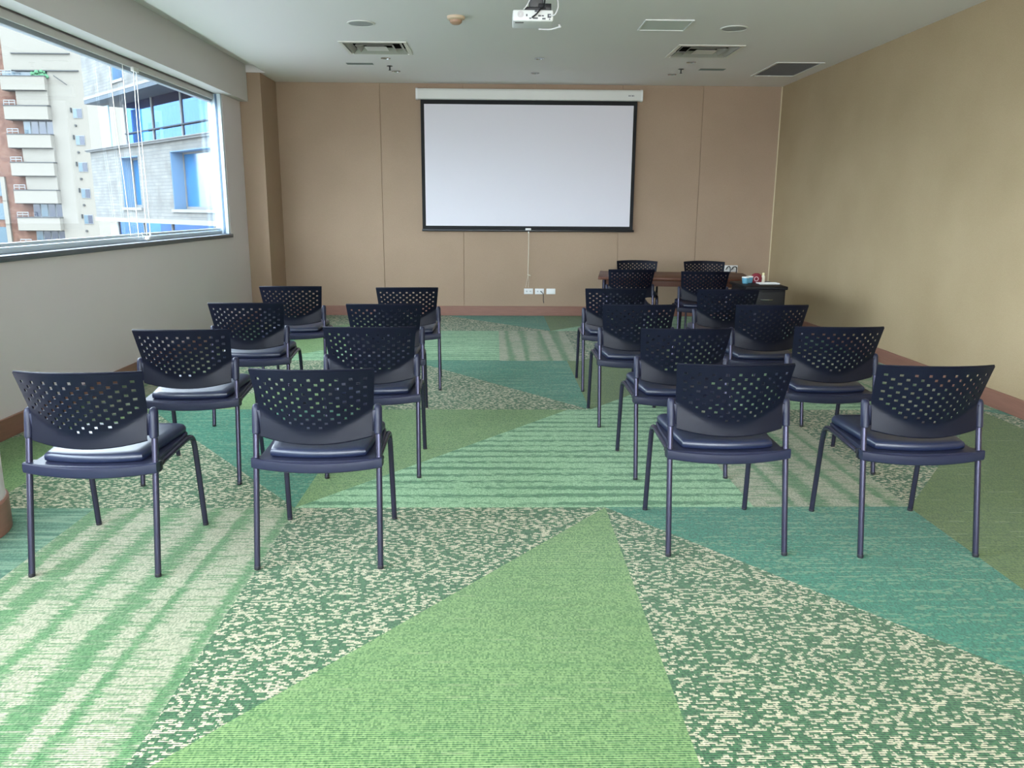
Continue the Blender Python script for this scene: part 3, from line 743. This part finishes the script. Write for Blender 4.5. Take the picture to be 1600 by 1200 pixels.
bm = BM(); box(bm, -56.0, -47.05, 98.9, 112, -20, 24); box(bm, -51.2, -47.05, 98, 98.9, -20, 24); box(bm, -56, -51.2, 98, 98.9, 16.62, 24)
p1('facade', bm, M_cream, smooth=False)
bm = BM(); box(bm, -70, -56.0, 98.6, 112, -20, 24); p1('brick_wing', bm, M_redbrick, smooth=False)
bm = BM(); box(bm, -56.0, -54.8, 98.5, 98.9, -20, 15.9); p1('brick_panel', bm, M_redbrick, smooth=False)
for k in range(8):
    z0 = 14.3-3.13*k if k else 14.38; z1 = z0+1.45
    bm = BM(); box(bm, -56.15+.02*(k % 2), -51.2, 97.2, 98.9, z0, z1); bal = p1('balcony', bm, M_cream, smooth=False)
    bm = BM(); box(bm, -56.2, -51.15, 97.15, 98.95, z1, z1+.10); box(bm, -56.1, -51.25, 97.3, 98.9, z0-.06, z0); p1('balcony_edge', bm, M_line, smooth=False)
    if k in (0, 2, 3):
        bm = BM(); box(bm, -54.8, -51.2, 97.6, 98.9, z0-1.6, z0); p1('infill_panel', bm, M_cream, smooth=False)
    else:
        for i in range(4):
            xa = -54.75+.89*i; bm = BM(); box(bm, xa, xa+.86, 98.35, 98.5, z0-1.62, z0-.05); fr = p1('window', bm, M_bwhite, smooth=False)
            bm = BM(); box(bm, xa+.07, xa+.80, 98.3, 98.34, z0-1.52, z0-.12); p1('window_pane', bm, [M_bwin, M_bwin2, M_bwin, M_bwin][(i+k) % 4], smooth=False)
    bm = BM()
    for zz in (z1+.35, z1+.62): tube(bm, [(-56.1, 97.3, zz), (-54.8, 97.3, zz)], .05, 5)
    for xx in (-56.1, -55.5, -54.85): tube(bm, [(xx, 97.3, z1), (xx, 97.3, z1+.62)], .04, 5)
    p1('railing', bm, M_bwhite, smooth=False)
    # small kitchen windows by the right edge
    zc = 11.95-3.0*(k-1) if k else 14.9
    if k:
        bm = BM(); box(bm, -48.72, -47.68, 97.93, 98.0, zc-.55, zc+.55); p1('window', bm, M_bwhite, smooth=False)
        bm = BM(); box(bm, -48.68, -48.25, 97.90, 97.93, zc-.48, zc+.48); p1('window_pane', bm, M_bwin2, smooth=False)
        bm = BM(); box(bm, -48.20, -47.72, 97.90, 97.93, zc-.48, zc+.48); p1('window_pane', bm, M_bwin, smooth=False)
        bm = BM(); box(bm, -48.95, -48.85, 97.80, 98.0, zc+.1, zc+.6); tube(bm, [(-48.55, 97.85, zc-1.35), (-48.55, 98.0, zc-1.35)], .13, 8); p1('vent_pipe', bm, M_line, smooth=False)
bm = BM(); box(bm, -56.4, -49.6, 98.2, 98.9, 15.95, 16.5); p1('window_pane', bm, M_bwin2, smooth=False)
bm = BM(); box(bm, -55, -47.6, 97.8, 98.1, 16.5, 16.62); tube(bm, [(-50.3, 97.6, 16.0), (-48.9, 97.6, 15.0)], .06, 5); p1('slab_edge', bm, M_line, smooth=False)
bm = BM(); box(bm, -55, -48.4, 97.8, 98.05, 18.35, 18.45); p1('slab_edge', bm, M_line, smooth=False)
o = bm = BM()
for q in range(26):
    cx, cz = -52.0+random.uniform(-.9, .9), 16.2+random.uniform(-.35, .25); rr = random.uniform(.12, .25)
    bmesh.ops.create_icosphere(bm, subdivisions=1, radius=rr, matrix=Matrix.Translation((cx, 97.9+random.uniform(-.2, .1), cz)))
p1('balcony_planting', bm, mat('plant_green', (.03, .11, .05), .8))
# far left windows of the brick wing
for k in range(3):
    bm = BM(); box(bm, -60.5, -58.2, 98.5, 98.6, 2.6-2.75*k, 4.5-2.75*k); p1('window', bm, M_bwin2, smooth=False)
    bm = BM(); box(bm, -58.2, -57.7, 98.3, 98.6, 2.0-2.75*k, 4.8-2.75*k); p1('wall_fin', bm, M_cream, smooth=False)

# stone building: local x runs along its front, away from the room; local +y is outwards (towards the room)
b2 = empty('stone_building', (-8.729, 26.0, -20)); b2.rotation_euler = (0, 0, math.atan2(.737, -.676))
tag(b2, 'pale stone-clad building with blue glass loggias just beyond the window', 'building')
def q2(name, bm, m, **k):
    bmesh.ops.translate(bm, verts=bm.verts[:], vec=(0, 0, 20)); return obj(name, bm, m, b2, **k)
S0, S1, DEP = -5.0, 11.85, -9.0     # front at y=0, body towards -y
FY = 1
def wall_open(bm, s0, s1, z0, z1, ops):
    ss = sorted({s0, s1} | {o[0] for o in ops} | {o[1] for o in ops}); zz = sorted({z0, z1} | {o[2] for o in ops} | {o[3] for o in ops})
    for i in range(len(ss)-1):
        for j in range(len(zz)-1):
            a, b = (ss[i]+ss[i+1])/2, (zz[j]+zz[j+1])/2
            if any(o[0] < a < o[1] and o[2] < b < o[3] for o in ops): continue
            box(bm, ss[i], ss[i+1], -.55, 0, zz[j], zz[j+1])
    box(bm, s0, s1, -7, -.55, z0, z1)
W1 = (6.54, 8.42, 1.46, 3.33); W2 = (-.30, 3.50, 1.41, 3.34); W3 = (7.35, 8.40, 6.10, 8.2); W4 = (.6, 4.0, 6.2, 8.2)
bm = BM(); wall_open(bm, S0, S1, .93, 3.66, [W1, W2]); wall_open(bm, S0, S1, 5.68, 9.6, [W3, W4]); q2('stone_wall', bm, M_stone, smooth=False)
bm = BM(); box(bm, S0, S1+.15, -7, .12, 3.66, 3.76); box(bm, S0, S1+.05, -7, .04, .90, 1.06); box(bm, S0, S1, -7, .05, 5.70, 5.80); q2('floor_slab', bm, M_bwhite, smooth=False)
bm = BM(); box(bm, S0, S1+.18, -.2, .16, 3.70, 3.735); q2('slab_dark_edge', bm, M_line, smooth=False)  # thin dark strip along the front of the slab
bm = BM(); box(bm, S0, S1, -3.0, .04, 5.55, 5.70); q2('loggia_soffit', bm, M_bsoff, smooth=False)
for z0, z1 in ((3.76, 5.55), (-2.4, .90)):
    bm = BM(); box(bm, S0, S1-1.3, -2.6, -2.55, z0, z1); q2('loggia_back_wall', bm, M_bluegrey, smooth=False)
    n = 9
    for i in range(n):
        a = -4.6+i*1.72; hgt = [1.0, .55, .8, .62, .92, .45, .72, .86, .6][i]; bm = BM()
        for k in range(5): box(bm, a+k*.2, a+k*.2+.19, -1.9+.05*(k % 2), -1.8+.05*(k % 2), z0, z0+(z1-z0)*hgt)
        q2('reflection_panel', bm, [M_bluegrey, M_lilac, M_bwhite][i % 3], smooth=False)  # added panels standing in for the skyline mirrored in the glass
    edges = [S0, 1.2, 4.83, 7.59, 10.5]
    for a, b in zip(edges, edges[1:]):
        gy = -1.1 if z0 > 1 else -.45
        bm = BM(); box(bm, a+.03, b-.03, gy, gy+.03, z0, z1); q2('glass_panel', bm, M_bglass, smooth=False)
        bm = BM(); box(bm, b-.05, b+.05, gy-.03, gy+.07, z0, z1); q2('mullion', bm, M_bwhite, smooth=False)
    bm = BM(); tube(bm, [(S0, gy+.1, z0+.62), (10.5, gy+.1, z0+.62)], .03, 6); q2('handrail', bm, M_bsoff)
    bm = BM(); box(bm, 10.5, 11.6, -.46, -.42, z0, z1-.1); q2('end_screen', bm, mat('frosted_blue_glass', (.20, .34, .42), .4), smooth=False)
def bwin(o, mull):
    a, b, c, d = o
    bm = BM()
    for q in ((a, b, c, c+.09), (a, b, d-.09, d), (a, a+.07, c, d), (b-.07, b, c, d), (mull-.04, mull+.04, c, d)): box(bm, q[0], q[1], -.50, -.42, q[2], q[3])
    box(bm, a-.1, b+.1, -.50, .06, c-.10, c)
    fr = q2('window', bm, M_bwhite, smooth=False)
    bm = BM(); box(bm, a+.05, b-.05, -.47, -.46, c+.05, d-.05); q2('window_pane', bm, M_bwinb, smooth=False)
    bm = BM(); box(bm, a, a+.03, -.42, -.01, c, d); box(bm, b-.03, b, -.42, -.01, c, d); box(bm, a, b, -.42, -.01, d-.03, d); q2('reveal', bm, mat('grey_blue_reveal', (.08, .16, .26), .8), smooth=False)
M_bwinb = mat('mid_blue_pane', (.02, .10, .22), .15, spec=.9, var=.3, vscale=1.5)
bwin(W1, 7.3); bwin(W2, .9); bwin(W3, 7.9); bwin(W4, 2.4)
bm = BM(); box(bm, S0, S1, -7, -2.6, -20, .9); box(bm, S0, S1, -7, 0, -20, -2.4); q2('stone_wall', bm, M_stone, smooth=False)

bpy.context.view_layer.update()
